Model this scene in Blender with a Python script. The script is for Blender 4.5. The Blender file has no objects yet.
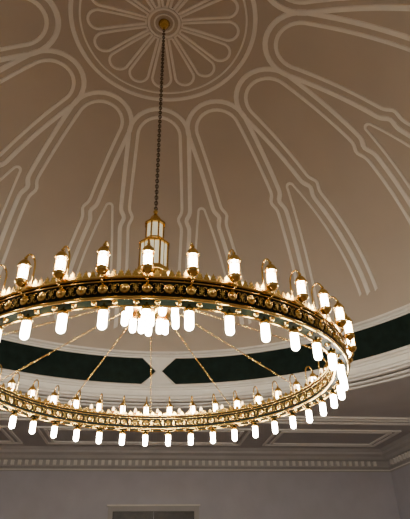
import bpy, math, random
from mathutils import Vector, Matrix
pi=math.pi; CZ=1.6
sin,cos=math.sin,math.cos

# ---------------- materials ----------------
def mat(name,col,rough=0.6,metal=0.0,noise=0.0,nscale=8,emit=None,estr=0,bump=0.0,spec=0.5):
    m=bpy.data.materials.new(name); m.use_nodes=True
    nt=m.node_tree; b=nt.nodes['Principled BSDF']
    b.inputs['Base Color'].default_value=(*col,1)
    b.inputs['Roughness'].default_value=rough
    b.inputs['Metallic'].default_value=metal
    b.inputs['Specular IOR Level'].default_value=spec
    if noise>0 or bump>0:
        tc=nt.nodes.new('ShaderNodeTexCoord'); n=nt.nodes.new('ShaderNodeTexNoise')
        n.inputs['Scale'].default_value=nscale; n.inputs['Detail'].default_value=5
        nt.links.new(tc.outputs['Object'],n.inputs['Vector'])
        if noise>0:
            r=nt.nodes.new('ShaderNodeValToRGB')
            r.color_ramp.elements[0].position=0.3; r.color_ramp.elements[1].position=0.7
            r.color_ramp.elements[0].color=(*[c*(1-noise) for c in col],1)
            r.color_ramp.elements[1].color=(*[min(1,c*(1+noise)) for c in col],1)
            nt.links.new(n.outputs['Fac'],r.inputs['Fac']); nt.links.new(r.outputs['Color'],b.inputs['Base Color'])
        if bump>0:
            bp=nt.nodes.new('ShaderNodeBump'); bp.inputs['Strength'].default_value=bump; bp.inputs['Distance'].default_value=0.01
            nt.links.new(n.outputs['Fac'],bp.inputs['Height']); nt.links.new(bp.outputs['Normal'],b.inputs['Normal'])
    if emit:
        b.inputs['Emission Color'].default_value=(*emit,1); b.inputs['Emission Strength'].default_value=estr
    return m
M_dome=mat('dome_paint',(0.57,0.50,0.43),0.75,noise=0.04,nscale=0.6)
M_line=mat('moulding_plaster',(0.93,0.90,0.85),0.7,noise=0.03,nscale=3)
M_black=mat('drum_dark_panel',(0.007,0.018,0.015),0.5,noise=0.3,nscale=4,spec=0.2)
M_ceil=mat('ceiling_paint',(0.56,0.54,0.53),0.8,noise=0.05,nscale=0.8)
M_wall=mat('wall_paint',(0.62,0.61,0.67),0.8,noise=0.05,nscale=1.2,bump=0.1)
M_gold=mat('polished_brass',(0.76,0.50,0.14),0.22,1.0,noise=0.10,nscale=30)
M_green=mat('dark_green_enamel',(0.006,0.010,0.007),0.5,spec=0.08)
M_chain=mat('chain_bronze',(0.07,0.05,0.035),0.5,0.6)
def lampmat(name,core,edge,s0,s1):
    m=mat(name,(0.9,0.9,0.85),0.3,emit=core,estr=s0); nt=m.node_tree; b=nt.nodes['Principled BSDF']
    lw=nt.nodes.new('ShaderNodeLayerWeight'); lw.inputs['Blend'].default_value=0.35
    r=nt.nodes.new('ShaderNodeMix'); r.data_type='RGBA'
    r.inputs['A'].default_value=(*core,1); r.inputs['B'].default_value=(*edge,1)
    mr=nt.nodes.new('ShaderNodeMapRange'); mr.inputs['From Min'].default_value=0.25; mr.inputs['From Max'].default_value=0.85
    mr.inputs['To Min'].default_value=s0; mr.inputs['To Max'].default_value=s1
    nt.links.new(lw.outputs['Facing'],r.inputs['Factor']); nt.links.new(lw.outputs['Facing'],mr.inputs['Value'])
    nt.links.new(r.outputs['Result'],b.inputs['Emission Color']); nt.links.new(mr.outputs['Result'],b.inputs['Emission Strength'])
    return m
M_lamp=lampmat('lit_opal_glass',(1.0,0.94,0.82),(1.0,0.84,0.50),122,1.6)
M_lamp2=lampmat('lit_opal_glass_upper',(1.0,0.91,0.76),(1.0,0.76,0.40),60,1.1)
M_warm=mat('lit_candle_glass',(0.9,0.8,0.6),0.3,emit=(1.0,0.62,0.26),estr=5)
M_pane=mat('lantern_pane',(0.9,0.88,0.75),0.3,emit=(1.0,0.90,0.60),estr=0.45)
M_door=mat('door_dark_wood',(0.05,0.035,0.03),0.4,noise=0.3,nscale=5)
M_carpet=mat('carpet',(0.27,0.18,0.15),0.95,noise=0.3,nscale=3)

# ---------------- mesh builder ----------------
class MB:
    def __init__(s): s.v=[];s.f=[];s.m=[];s.sm=[];s.mats=[]
    def mi(s,m):
        if m not in s.mats: s.mats.append(m)
        return s.mats.index(m)
    def add(s,vs,fs,m,T=None,smooth=False):
        o=len(s.v); k=s.mi(m)
        for p in vs:
            s.v.append(tuple(T@Vector(p)) if T else tuple(p))
        for f in fs:
            s.f.append([i+o for i in f]); s.m.append(k); s.sm.append(smooth)
    def lathe(s,prof,seg,m,T=None,closed=False,smooth=True):
        n=len(prof); vs=[];fs=[]
        for i in range(seg):
            a=2*pi*i/seg
            for r,z in prof: vs.append((r*cos(a),r*sin(a),z))
        rng=range(n) if closed else range(n-1)
        for i in range(seg):
            j=(i+1)%seg
            for k in rng:
                l=(k+1)%n
                fs.append((i*n+k,j*n+k,j*n+l,i*n+l))
        s.add(vs,fs,m,T,smooth)
    def box(s,x0,x1,y0,y1,z0,z1,m,T=None):
        vs=[(x,y,z) for x in(x0,x1) for y in(y0,y1) for z in(z0,z1)]
        s.add(vs,[(0,1,3,2),(4,6,7,5),(0,4,5,1),(2,3,7,6),(0,2,6,4),(1,5,7,3)],m,T)
    def tube(s,pts,rad,seg,m,T=None,closed=False):
        pts=[Vector(p) for p in pts]; n=len(pts); vs=[];fs=[]
        up=Vector((0.13,0.07,1)).normalized()
        for i,p in enumerate(pts):
            if closed: t=pts[(i+1)%n]-pts[i-1]
            else: t=pts[min(i+1,n-1)]-pts[max(i-1,0)]
            t.normalize()
            a=t.cross(up)
            if a.length<1e-3: a=t.cross(Vector((1,0,0)))
            a.normalize(); b=t.cross(a)
            rr=rad[i] if isinstance(rad,(list,tuple)) else rad
            for k in range(seg):
                q=2*pi*k/seg; vs.append(p+a*cos(q)*rr+b*sin(q)*rr)
        for i in range(n if closed else n-1):
            j=(i+1)%n
            for k in range(seg):
                l=(k+1)%seg; fs.append((i*seg+k,i*seg+l,j*seg+l,j*seg+k))
        if not closed:
            fs.append(tuple(range(seg))); fs.append(tuple((n-1)*seg+k for k in range(seg)))
        s.add(vs,fs,m,T,True)
    def plate(s,outline,th,m,T=None):
        n=len(outline)
        vs=[(x,-th/2,z) for x,z in outline]+[(x,th/2,z) for x,z in outline]
        fs=[tuple(range(n)),tuple(range(2*n-1,n-1,-1))]+[(i,(i+1)%n,(i+1)%n+n,i+n) for i in range(n)]
        s.add(vs,fs,m,T)
    def obj(s,name,parent=None):
        me=bpy.data.meshes.new(name); me.from_pydata(s.v,[],s.f)
        for m in s.mats: me.materials.append(m)
        me.polygons.foreach_set('material_index',s.m); me.polygons.foreach_set('use_smooth',s.sm)
        me.update()
        o=bpy.data.objects.new(name,me); bpy.context.scene.collection.objects.link(o)
        if parent: o.parent=parent
        return o
def empty(name):
    e=bpy.data.objects.new(name,None); bpy.context.scene.collection.objects.link(e); return e
def TR(x=0,y=0,z=0): return Matrix.Translation((x,y,z))
def RZ(a): return Matrix.Rotation(a,4,'Z')

# ---------------- dome ----------------
RD=8.6; ZR=6.5+CZ; RISE=5.75
def dz(r): return ZR+RISE*math.sqrt(max(0,1-(min(r,RD)/RD)**2.15))
dome=empty('ceiling_dome')
b=MB()
prof=[]
for i in range(1,113):
    a=i/112*pi/2; prof.append((RD*sin(a),dz(RD*sin(a))))
prof=[(0.001,ZR+RISE)]+prof
prof_out=[(r*1.03,z+0.25) for r,z in prof][::-1]
b.lathe(prof+prof_out,180,M_dome)
b.obj('dome_shell',dome)

def strip(b,pts,w,m,closed=False,h=0.035):
    n=len(pts); vs=[];fs=[]
    for i,(x,y) in enumerate(pts):
        if closed: x0,y0=pts[i-1]; x1,y1=pts[(i+1)%n]
        else: x0,y0=pts[max(i-1,0)]; x1,y1=pts[min(i+1,n-1)]
        tx,ty=x1-x0,y1-y0; L=math.hypot(tx,ty) or 1; nx,ny=-ty/L,tx/L
        for off,dd in((-w/2,-0.02),(-w/2*0.75,h),(w/2*0.75,h),(w/2,-0.02)):
            px,py=x+nx*off,y+ny*off; r=math.hypot(px,py)
            r_=min(r,8.56)
            sl=(dz(r_+0.01)-dz(max(r_-0.01,0)))/0.02
            q=math.sqrt(1+sl*sl)
            # offset along the inward surface normal
            nr=r_+dd*sl/q; nz=dz(r_)-dd/q
            vs.append((px/r*nr,py/r*nr,nz))
    for i in range(n if closed else n-1):
        j=(i+1)%n
        for k in range(3): fs.append((i*4+k,i*4+k+1,j*4+k+1,j*4+k))
    b.add(vs,fs,m,None,False)
def circ(r,n=128): return [(r*cos(2*pi*i/n),r*sin(2*pi*i/n)) for i in range(n)]
def rot(pts,a): return [(x*cos(a)-y*sin(a),x*sin(a)+y*cos(a)) for x,y in pts]

b=MB()
strip(b,circ(2.36),0.13,M_line,True)
strip(b,circ(2.14),0.06,M_line,True)
strip(b,circ(0.40,48),0.08,M_line,True)
strip(b,circ(0.25,48),0.05,M_line,True)
NP=16
for k in range(NP):
    a=2*pi*k/NP
    R2=0.27; c=1.68
    pts=[(0.47,0.05)]
    for i in range(1,8): 
        t=i/8; pts.append((0.47+(c-0.47)*t,0.05+(R2-0.05)*t))
    for i in range(0,13):
        q=pi/2-pi*i/12; pts.append((c+R2*cos(q),R2*sin(q)))
    for i in range(7,0,-1):
        t=i/8; pts.append((0.47+(c-0.47)*t,-0.05-(R2-0.05)*t))
    pts.append((0.47,-0.05))
    strip(b,rot(pts,a+pi/2),0.085,M_line,True)
NL=12
def hwf(al,hw,c):
    g=hw+0.26*min(1,max(0,(al-c)/2.6))
    return g-0.13*math.exp(-((al-6.25)/0.16)**2)
def U(tip,hw,end):
    c=tip+hw; side=[]
    n=80
    for i in range(n):
        al=end+(c-end)*(i/n)**1.5; side.append((al,hwf(al,hw,c)))
    pts=list(side)
    for i in range(19):
        q=pi/2+pi*i/18; pts.append((c+hw*cos(q),hw*sin(q)))
    pts+=[(x,-y) for x,y in side[::-1]]
    return pts
for k in range(NL):
    a=pi/2+2*pi*k/NL
    strip(b,rot(U(2.68,0.95,8.43),a),0.16,M_line)
    strip(b,rot(U(2.96,0.67,8.46),a),0.12,M_line)
    half=pi/NL
    def side(sg,clear):
        out=[]
        for i in range(44):
            al=8.38-(8.38-5.3)*(i/43)**1.3
            x,y=al,-sg*clear
            p=rot([(x,y)],sg*half)[0]
            if p[1]*sg>0.10: out.append(p)
        return out
    L=side(1,1.47); Rr=side(-1,1.47)
    tipx=L[-1][0]; hy=abs(L[-1][1])
    arc=[(tipx-hy*sin(pi*i/10),hy*cos(pi*i/10)) for i in range(1,10)]
    strip(b,rot(L+arc+Rr[::-1],a+half),0.09,M_line)
b.obj('dome_relief_moulding',dome)

# drum under dome
b=MB()
Zc=4.9+CZ
b.lathe([(8.78,Zc),(8.78,ZR+0.1),(9.0,ZR+0.1),(9.0,Zc)],160,M_line,closed=True,smooth=False)
def ringmold(r,z,w,h,m=M_line):
    b.lathe([(r,z),(r-w*0.5,z),(r-w*0.6,z+h*0.25),(r-w,z+h*0.4),(r-w,z+h*0.8),(r-w*0.7,z+h),(r,z+h)],160,m,smooth=False)
ringmold(8.8,6.42+CZ,0.26,0.16)
ringmold(8.8,5.26+CZ,0.22,0.16)
ringmold(8.8,5.02+CZ,0.12,0.10)
ringmold(8.8,4.86+CZ,0.28,0.12)
NPAN=6
for k in range(NPAN):
    a0=pi/2-0.04+2*pi*k/NPAN; span=2*pi/NPAN
    z0,z1=5.44+CZ,6.40+CZ; zm=(z0+z1)/2
    def pan(r,ang_gap,pt,zz0,zz1,m,th):
        n=48; vs=[];fs=[]
        A=a0+ang_gap; B=a0+span-ang_gap
        us=[A,A+pt]+[A+pt+(B-A-2*pt)*i/n for i in range(1,n)]+[B-pt,B]
        for u in us:
            if u in(A,B): lo=hi=zm
            else: lo,hi=zz0,zz1
            vs+= [(r*cos(u),r*sin(u),lo),(r*cos(u),r*sin(u),hi)]
        for i in range(len(us)-1): fs.append((2*i,2*i+2,2*i+3,2*i+1))
        b.add(vs,fs,m)
        path=[(r*cos(u),r*sin(u),(zz0 if u not in(A,B) else zm)) for u in us]+[(r*cos(u),r*sin(u),zz1) for u in us[::-1] if u not in(A,B)]
        if th: b.tube(path,th,6,M_line,closed=True)
    pan(8.755,0.009,0.055,z0,z1,M_black,0.03)
b.obj('dome_drum',dome)

# ---------------- room ----------------
XW=11.6; YB=16.5; YF=-16.5
b=MB()
angs=sorted(set([2*pi*i/96 for i in range(96)]+[math.atan2(sy*YB,sx*XW)%(2*pi) for sx in(1,-1) for sy in(1,-1)]))
vs=[];fs=[]
for a in angs:
    c,s_=cos(a),sin(a)
    t=min(XW/abs(c) if abs(c)>1e-6 else 1e9,YB/abs(s_) if abs(s_)>1e-6 else 1e9)
    vs+=[(8.79*c,8.79*s_,Zc),(t*c,t*s_,Zc),(8.79*c,8.79*s_,Zc+0.15),(t*c,t*s_,Zc+0.15)]
n=len(angs)
for i in range(n):
    j=(i+1)%n
    fs+=[(4*i,4*i+1,4*j+1,4*j),(4*i+2,4*j+2,4*j+3,4*i+3),(4*i,4*j,4*j+2,4*i+2),(4*i+1,4*i+3,4*j+3,4*j+1)]
b.add(vs,fs,M_ceil); b.obj('ceiling')
b=MB(); b.box(-XW,XW,YF,YB,-0.1,0,M_carpet); b.obj('floor')
DX0,DX1,DH=-1.25,2.25,3.95
b=MB(); b.box(-XW,XW,YB,YB+0.3,0,Zc,M_wall); b.obj('wall_back')
b=MB(); b.box(-XW,XW,YF-0.3,YF,0,Zc,M_wall); b.obj('wall_front')
b=MB(); b.box(-XW-0.3,-XW,YF,YB,0,Zc,M_wall); b.obj('wall_left')
b=MB(); b.box(XW,XW+0.3,YF,YB,0,Zc,M_wall); b.obj('wall_right')
b=MB()
w=0.2; y0=YB-0.16; y1=YB-0.001
b.box(DX0-w,DX0,y0,y1,0,DH+w,M_ceil); b.box(DX1,DX1+w,y0,y1,0,DH+w,M_ceil); b.box(DX0,DX1,y0,y1,DH,DH+w,M_ceil)
b.box(DX0-w-0.06,DX1+w+0.06,y0-0.06,y1,DH+w,DH+w+0.06,M_line)
mx=(DX0+DX1)/2
for x0,x1 in((DX0,mx-0.01),(mx+0.01,DX1)):
    b.box(x0,x1,YB-0.06,y1,0.01,DH,M_door)
    for z0,z1 in((0.25,1.2),(1.4,2.6),(2.8,3.8)):
        b.box(x0+0.2,x1-0.2,YB-0.085,YB-0.06,z0,z1,M_door)
for s_ in(-1,1): b.tube([(mx+s_*0.1,YB-0.11,1.0),(mx+s_*0.1,YB-0.11,1.3)],0.015,8,M_gold)
b.obj('door_1')
def cornice(name,T,half):
    b=MB()
    prof=[(0,3.98),(0.06,3.98),(0.06,4.1),(0.16,4.16),(0.16,4.42),(0.28,4.48),(0.34,4.6),(0.5,4.68),(0.5,4.78),(0.62,4.9),(0,4.9)]
    vs=[];
    for x in(-half,half):
        for d,z in prof: vs.append((x,-d,z+CZ))
    n=len(prof)
    fs=[(i,(i+1)%n,(i+1)%n+n,i+n) for i in range(n)]+[tuple(range(n)),tuple(range(2*n-1,n-1,-1))]
    b.add(vs,fs,M_ceil,T)
    x=-half+0.7
    while x<half-0.6:
        b.box(x,x+0.13,-0.29,-0.15,4.2+CZ,4.40+CZ,M_line,T)
        x+=0.30
    b.box(-half,half,-0.09,-0.05,4.02+CZ,4.06+CZ,M_line,T)
    b.obj(name)
cornice('trim_1',TR(0,YB,0),XW)
cornice('trim_2',TR(XW,0,0)@RZ(-pi/2),YB)
cornice('trim_3',TR(-XW,0,0)@RZ(pi/2),YB)
cornice('trim_4',TR(0,YF,0)@RZ(pi),XW)
b=MB()
def cframe(x0,x1,y0,y1,w=0.1,h=0.06):
    for g in(0,0.28):
        X0,X1,Y0,Y1=x0+g,x1-g,y0+g,y1-g
        b.box(X0,X1,Y0,Y0+w,Zc-h,Zc+0.01,M_line); b.box(X0,X1,Y1-w,Y1,Zc-h,Zc+0.01,M_line)
        b.box(X0,X0+w,Y0+w,Y1-w,Zc-h,Zc+0.01,M_line); b.box(X1-w,X1,Y0+w,Y1-w,Zc-h,Zc+0.01,M_line)
for sy in(1,-1):
    for x0,x1 in((-10.4,-5.2),(-4.2,4.2),(5.2,10.4)):
        ya,yb=sorted((sy*12.3,sy*15.2)); cframe(x0,x1,ya,yb)
    for y in(10.4,10.75,11.2): b.box(-11,11,sy*y-0.06,sy*y+0.06,Zc-0.07,Zc+0.01,M_line)
for r,w in((9.1,0.12),(9.45,0.08)):
    b.lathe([(r-w/2,Zc+0.01),(r-w/2,Zc-0.05),(r+w/2,Zc-0.05),(r+w/2,Zc+0.01)],160,M_line,closed=True,smooth=False)
b.obj('trim_5')
for nm,T,h in(('baseboard_left',TR(-XW,0,0)@RZ(pi/2),YB),('baseboard_right',TR(XW,0,0)@RZ(-pi/2),YB),('baseboard_front',TR(0,YF,0)@RZ(pi),XW)):
    b=MB(); b.box(-h,h,-0.03,0,0,0.18,M_line,T); b.obj(nm)
b=MB(); b.box(-XW,DX0-0.2,YB-0.03,YB,0,0.18,M_line); b.box(DX1+0.2,XW,YB-0.03,YB,0,0.18,M_line); b.obj('baseboard_back')

# ---------------- chandelier ----------------
ch=empty('chandelier')
OX=0.09
R=2.96; Z0=2.6+CZ; Z1=2.86+CZ; N=39
PH=-pi/2-0.30*2*pi/N
Ri,Ro=R-0.10,R+0.10
def ring_obj(b,name):
    o=b.obj(name,ch); o.location.x=OX; return o
b=MB()
b.lathe([(Ri,Z0),(Ro,Z0),(Ro,Z1),(Ri,Z1)],200,M_green,closed=True,smooth=False)
def rim(r,z,t): b.lathe([(r+t*cos(2*pi*k/8),z+t*sin(2*pi*k/8)) for k in range(8)],200,M_gold,closed=True)
for r in(Ri,Ro):
    rim(r,Z0,0.020); rim(r,Z1,0.022); rim(r,Z1-0.05,0.009)
b.lathe([(Ri,Z1+0.005),(Ro,Z1+0.005),(Ro,Z1+0.02),(Ri,Z1+0.02)],200,M_gold,closed=True,smooth=False)
ring_obj(b,'ring_band')
b=MB()
boss=[(0.0001,0.03),(0.014,0.028),(0.024,0.016),(0.028,0.008),(0.042,0.012),(0.052,0.006),(0.052,0.0)]
zmid=(Z0+Z1)/2-0.015
for i in range(2*N):
    a=PH+2*pi*i/(2*N)
    for rr,s in((Ro,1),(Ri,-1)):
        T=RZ(a)@TR(rr,0,zmid)@Matrix.Rotation(s*pi/2,4,'Y')
        b.lathe(boss,12,M_gold,T@Matrix.Scale(1.15,4))
        a2=a+pi/(2*N)
        T2=RZ(a2)@TR(rr+s*0.006,0,zmid)@RZ(pi/2)
        b.plate([(-0.035,0),(-0.012,0.014),(0,0.06),(0.012,0.014),(0.035,0),(0.012,-0.014),(0,-0.06),(-0.012,-0.014)],0.012,M_gold,T2)
        for sx in(-1,1):
            for sz in(-1,1):
                pts=[]
                for k in range(9):
                    q=2*pi*k/9*0.8
                    rad=0.024*(1-0.06*k)
                    pts.append((sx*(0.036+rad*cos(q)),0,sz*(0.036+rad*sin(q))))
                b.tube(pts,0.0065,4,M_gold,T2)
    T=RZ(a+pi/(2*N))@TR(R,0,Z0)@Matrix.Rotation(pi,4,'X')
    b.lathe([(0.0001,0.035),(0.02,0.03),(0.032,0.015),(0.036,0)],10,M_gold,T)
cr=[(-0.032,0),(-0.038,0.03),(-0.022,0.05),(-0.026,0.075),(-0.012,0.07),(0,0.105),(0.012,0.07),(0.026,0.075),(0.022,0.05),(0.038,0.03),(0.032,0)]
NC=234
for i in range(NC):
    a=2*pi*i/NC
    b.plate(cr,0.008,M_gold,RZ(a)@TR(Ro-0.01,0,Z1+0.015)@RZ(pi/2))
    if i%2==0:
        b.plate([(x*1.2,z*0.8) for x,z in cr],0.008,M_gold,RZ(a)@TR(Ri+0.01,0,Z1+0.015)@RZ(pi/2))
ring_obj(b,'ring_ornament')

def hang(b,T,s=1.0):
    T=T@Matrix.Scale(s,4)
    b.lathe([(0.0001,0.02),(0.012,0.02),(0.014,-0.005),(0.03,-0.012),(0.05,-0.03),(0.062,-0.055),(0.066,-0.075),(0.060,-0.09)],14,M_gold,T)
    g=[(0.046,-0.078),(0.052,-0.10),(0.052,-0.25)]
    for k in range(1,7):
        q=k/6*pi/2; g.append((max(0.0001,0.052*cos(q)),-0.25-0.05*sin(q)))
    b.lathe(g,20,M_lamp,T)
b=MB()
for i in range(N):
    a=PH+2*pi*i/N
    hang(b,RZ(a)@TR(R,0,Z0-0.03))
ring_obj(b,'hanging_lamps')

b=MB()
for i in range(N):
    a=PH+2*pi*i/N
    T=RZ(a)@TR(Ro+0.10,0,Z1-0.02)
    b.lathe([(0.0001,-0.05),(0.012,-0.045),(0.02,-0.02),(0.012,0.0),(0.03,0.015),(0.055,0.035),(0.072,0.06),(0.076,0.085),(0.062,0.09),(0.062,0.10)],14,M_gold,T)
    b.lathe([(0.052,0.09),(0.054,0.12),(0.054,0.27),(0.052,0.30)],20,M_lamp2,T)
    for z in(0.115,0.235,0.255):
        b.lathe([(0.056,z),(0.063,z),(0.063,z+0.009),(0.056,z+0.009)],16,M_gold,T,closed=True)
    for k in range(6):
        q=2*pi*k/6
        b.tube([(0.060*cos(q),0.060*sin(q),0.09),(0.060*cos(q),0.060*sin(q),0.29)],0.0045,4,M_gold,T)
    b.lathe([(0.062,0.275),(0.078,0.28),(0.076,0.30),(0.060,0.335),(0.040,0.36),(0.024,0.375),(0.012,0.385),(0.022,0.40),(0.010,0.42),(0.0001,0.43)],14,M_gold,T)
    b.tube([(-0.10,0,-0.06),(-0.05,0,-0.075),(0,0,-0.05)],0.011,6,M_gold,T)
    arm=[(-0.16,0,0.02)]+[(-0.16,0,0.15),(-0.165,0,0.28)]
    for k in range(0,11):
        q=pi-pi*k/10*1.0
        arm.append((-0.0825+0.0825*cos(q),0,0.36+0.13*sin(q)))
    arm.append((0,0,0.40))
    b.tube(arm,[0.012]*3+[0.012]*(len(arm)-3),6,M_gold,T)
    b.lathe([(0.022,0.02),(0.03,0.03),(0.016,0.05),(0.012,0.06)],8,M_gold,T@TR(-0.16,0,0))
ring_obj(b,'upper_lanterns')
b=MB()
for i in range(N):
    a=PH+2*pi*(i+0.5)/N
    T=RZ(a)@TR(Ri+0.05,0,Z1+0.015)
    b.lathe([(0.0001,0),(0.03,0.0),(0.012,0.015),(0.012,0.03),(0.032,0.05),(0.034,0.06)],10,M_gold,T)
    b.lathe([(0.026,0.055),(0.032,0.08),(0.028,0.12),(0.014,0.15),(0.0001,0.16)],10,M_warm,T)
ring_obj(b,'candle_glasses')

# central lantern
b=MB()
def frame(r,z0,z1,t=0.02):
    for k in range(8):
        a=pi/8+k*pi/4
        b.tube([(r*cos(a),r*sin(a),z0),(r*cos(a),r*sin(a),z1)],t,6,M_gold)
    for z in(z0,z1):
        b.lathe([(r-0.03,z-0.02),(r+0.03,z-0.02),(r+0.03,z+0.02),(r-0.03,z+0.02)],8,M_gold,RZ(pi/8),closed=True,smooth=False)
zb=4.72+CZ
b.lathe([(0.25,zb),(0.27,zb+0.55)],8,M_pane,RZ(pi/8),smooth=False); frame(0.275,zb,zb+0.55)
for k in range(8):
    a=k*pi/4
    T=RZ(a)@TR(0.258,0,zb)
    b.tube([(0,0,0),(0,0,0.55)],0.009,4,M_gold,T)
b.lathe([(0.31,zb+0.56),(0.26,zb+0.62),(0.20,zb+0.66)],8,M_gold,RZ(pi/8),smooth=False)
zt=zb+0.66
b.lathe([(0.16,zt),(0.16,zt+0.38)],8,M_pane,RZ(pi/8),smooth=False); frame(0.175,zt,zt+0.38,0.018)
b.lathe([(0.21,zt+0.39),(0.20,zt+0.42),(0.13,zt+0.46),(0.09,zt+0.56),(0.05,zt+0.62),(0.025,zt+0.66),(0.05,zt+0.70),(0.02,zt+0.76),(0.001,zt+0.8)],8,M_gold,RZ(pi/8),smooth=False)
b.lathe([(0.30,zb),(0.33,zb-0.04),(0.28,zb-0.10),(0.12,zb-0.16),(0.06,zb-0.25),(0.05,zb-0.4),(0.10,zb-0.46),(0.14,zb-0.52),(0.08,zb-0.6),(0.05,zb-0.66)],16,M_gold)
zc=4.02+CZ
b.lathe([(0.05,zc+0.06),(0.28,zc+0.04),(0.50,zc+0.03),(0.52,zc),(0.50,zc-0.03),(0.28,zc-0.02),(0.12,zc-0.08),(0.05,zc-0.18),(0.02,zc-0.26),(0.035,zc-0.29),(0.001,zc-0.33)],24,M_gold)
b.obj('lantern_body',ch)
b=MB()
for k in range(9): hang(b,RZ(k*2*pi/9+0.25)@TR(0.45,0,zc-0.03),1.15)
for k in range(3): hang(b,RZ(k*2*pi/3+0.5)@TR(0.18,0,zc-0.14),1.15)
b.obj('cluster_lamps',ch)

def chain(b,p0,p1,link,rad,m):
    p0=Vector(p0);p1=Vector(p1); d=p1-p0; L=d.length; d.normalize()
    n=int(L/(link*0.72)); st=L/n
    q=d.to_track_quat('Z','Y').to_matrix().to_4x4()
    for i in range(n):
        c=p0+d*(st*(i+0.5))
        T=Matrix.Translation(c)@q@RZ((i%2)*pi/2)
        pts=[]
        for k in range(10):
            t=2*pi*k/10; pts.append((link*0.3*cos(t),0,link*0.5*sin(t)))
        b.tube(pts,rad,5,m,T,closed=True)
b=MB()
chain(b,(0,0,zt+0.74),(0,0,ZR+RISE-0.15),0.10,0.011,M_chain)
b.tube([(0.0,0,zt+0.74),(0.0,0,ZR+RISE-0.15)],0.010,6,M_chain)
b.obj('main_chain',ch)
b=MB()
for k in range(10):
    a=pi/2+2*pi*k/10
    p0=(0.40*cos(a),0.40*sin(a),zc); p1=(Ri*cos(a)+OX,Ri*sin(a),Z1)
    chain(b,p0,p1,0.05,0.0035,M_gold)
b.obj('stay_chains',ch)
b=MB()
b.lathe([(0.001,0.02),(0.13,0.0),(0.15,-0.03),(0.12,-0.06),(0.13,-0.09),(0.08,-0.14),(0.05,-0.2),(0.03,-0.24),(0.001,-0.26)],24,M_gold,TR(0,0,ZR+RISE-0.02))
b.obj('ceiling_rose',ch)

# ---------------- world, camera ----------------
w=bpy.data.worlds.new('World'); bpy.context.scene.world=w; w.use_nodes=True
w.node_tree.nodes['Background'].inputs[0].default_value=(0.02,0.02,0.03,1)
w.node_tree.nodes['Background'].inputs[1].default_value=0.3
cam=bpy.data.cameras.new('camera'); co=bpy.data.objects.new('camera',cam); bpy.context.scene.collection.objects.link(co)
cam.sensor_fit='VERTICAL'; cam.sensor_height=24; cam.lens=24*508/519; cam.clip_end=200
yaw=math.radians(6.8); th=math.radians(31.8); roll=math.radians(1.0)
F=Vector((sin(yaw)*cos(th),cos(yaw)*cos(th),sin(th))); Rv=Vector((cos(yaw),-sin(yaw),0)); Up=Rv.cross(F)
U2=Up*cos(roll)+Rv*sin(roll); R2=Rv*cos(roll)-Up*sin(roll)
m=Matrix.Identity(4)
for i in range(3): m[i][0]=R2[i]; m[i][1]=U2[i]; m[i][2]=-F[i]
m[0][3]=0;m[1][3]=-8.06;m[2][3]=CZ
co.matrix_world=m
bpy.context.scene.camera=co
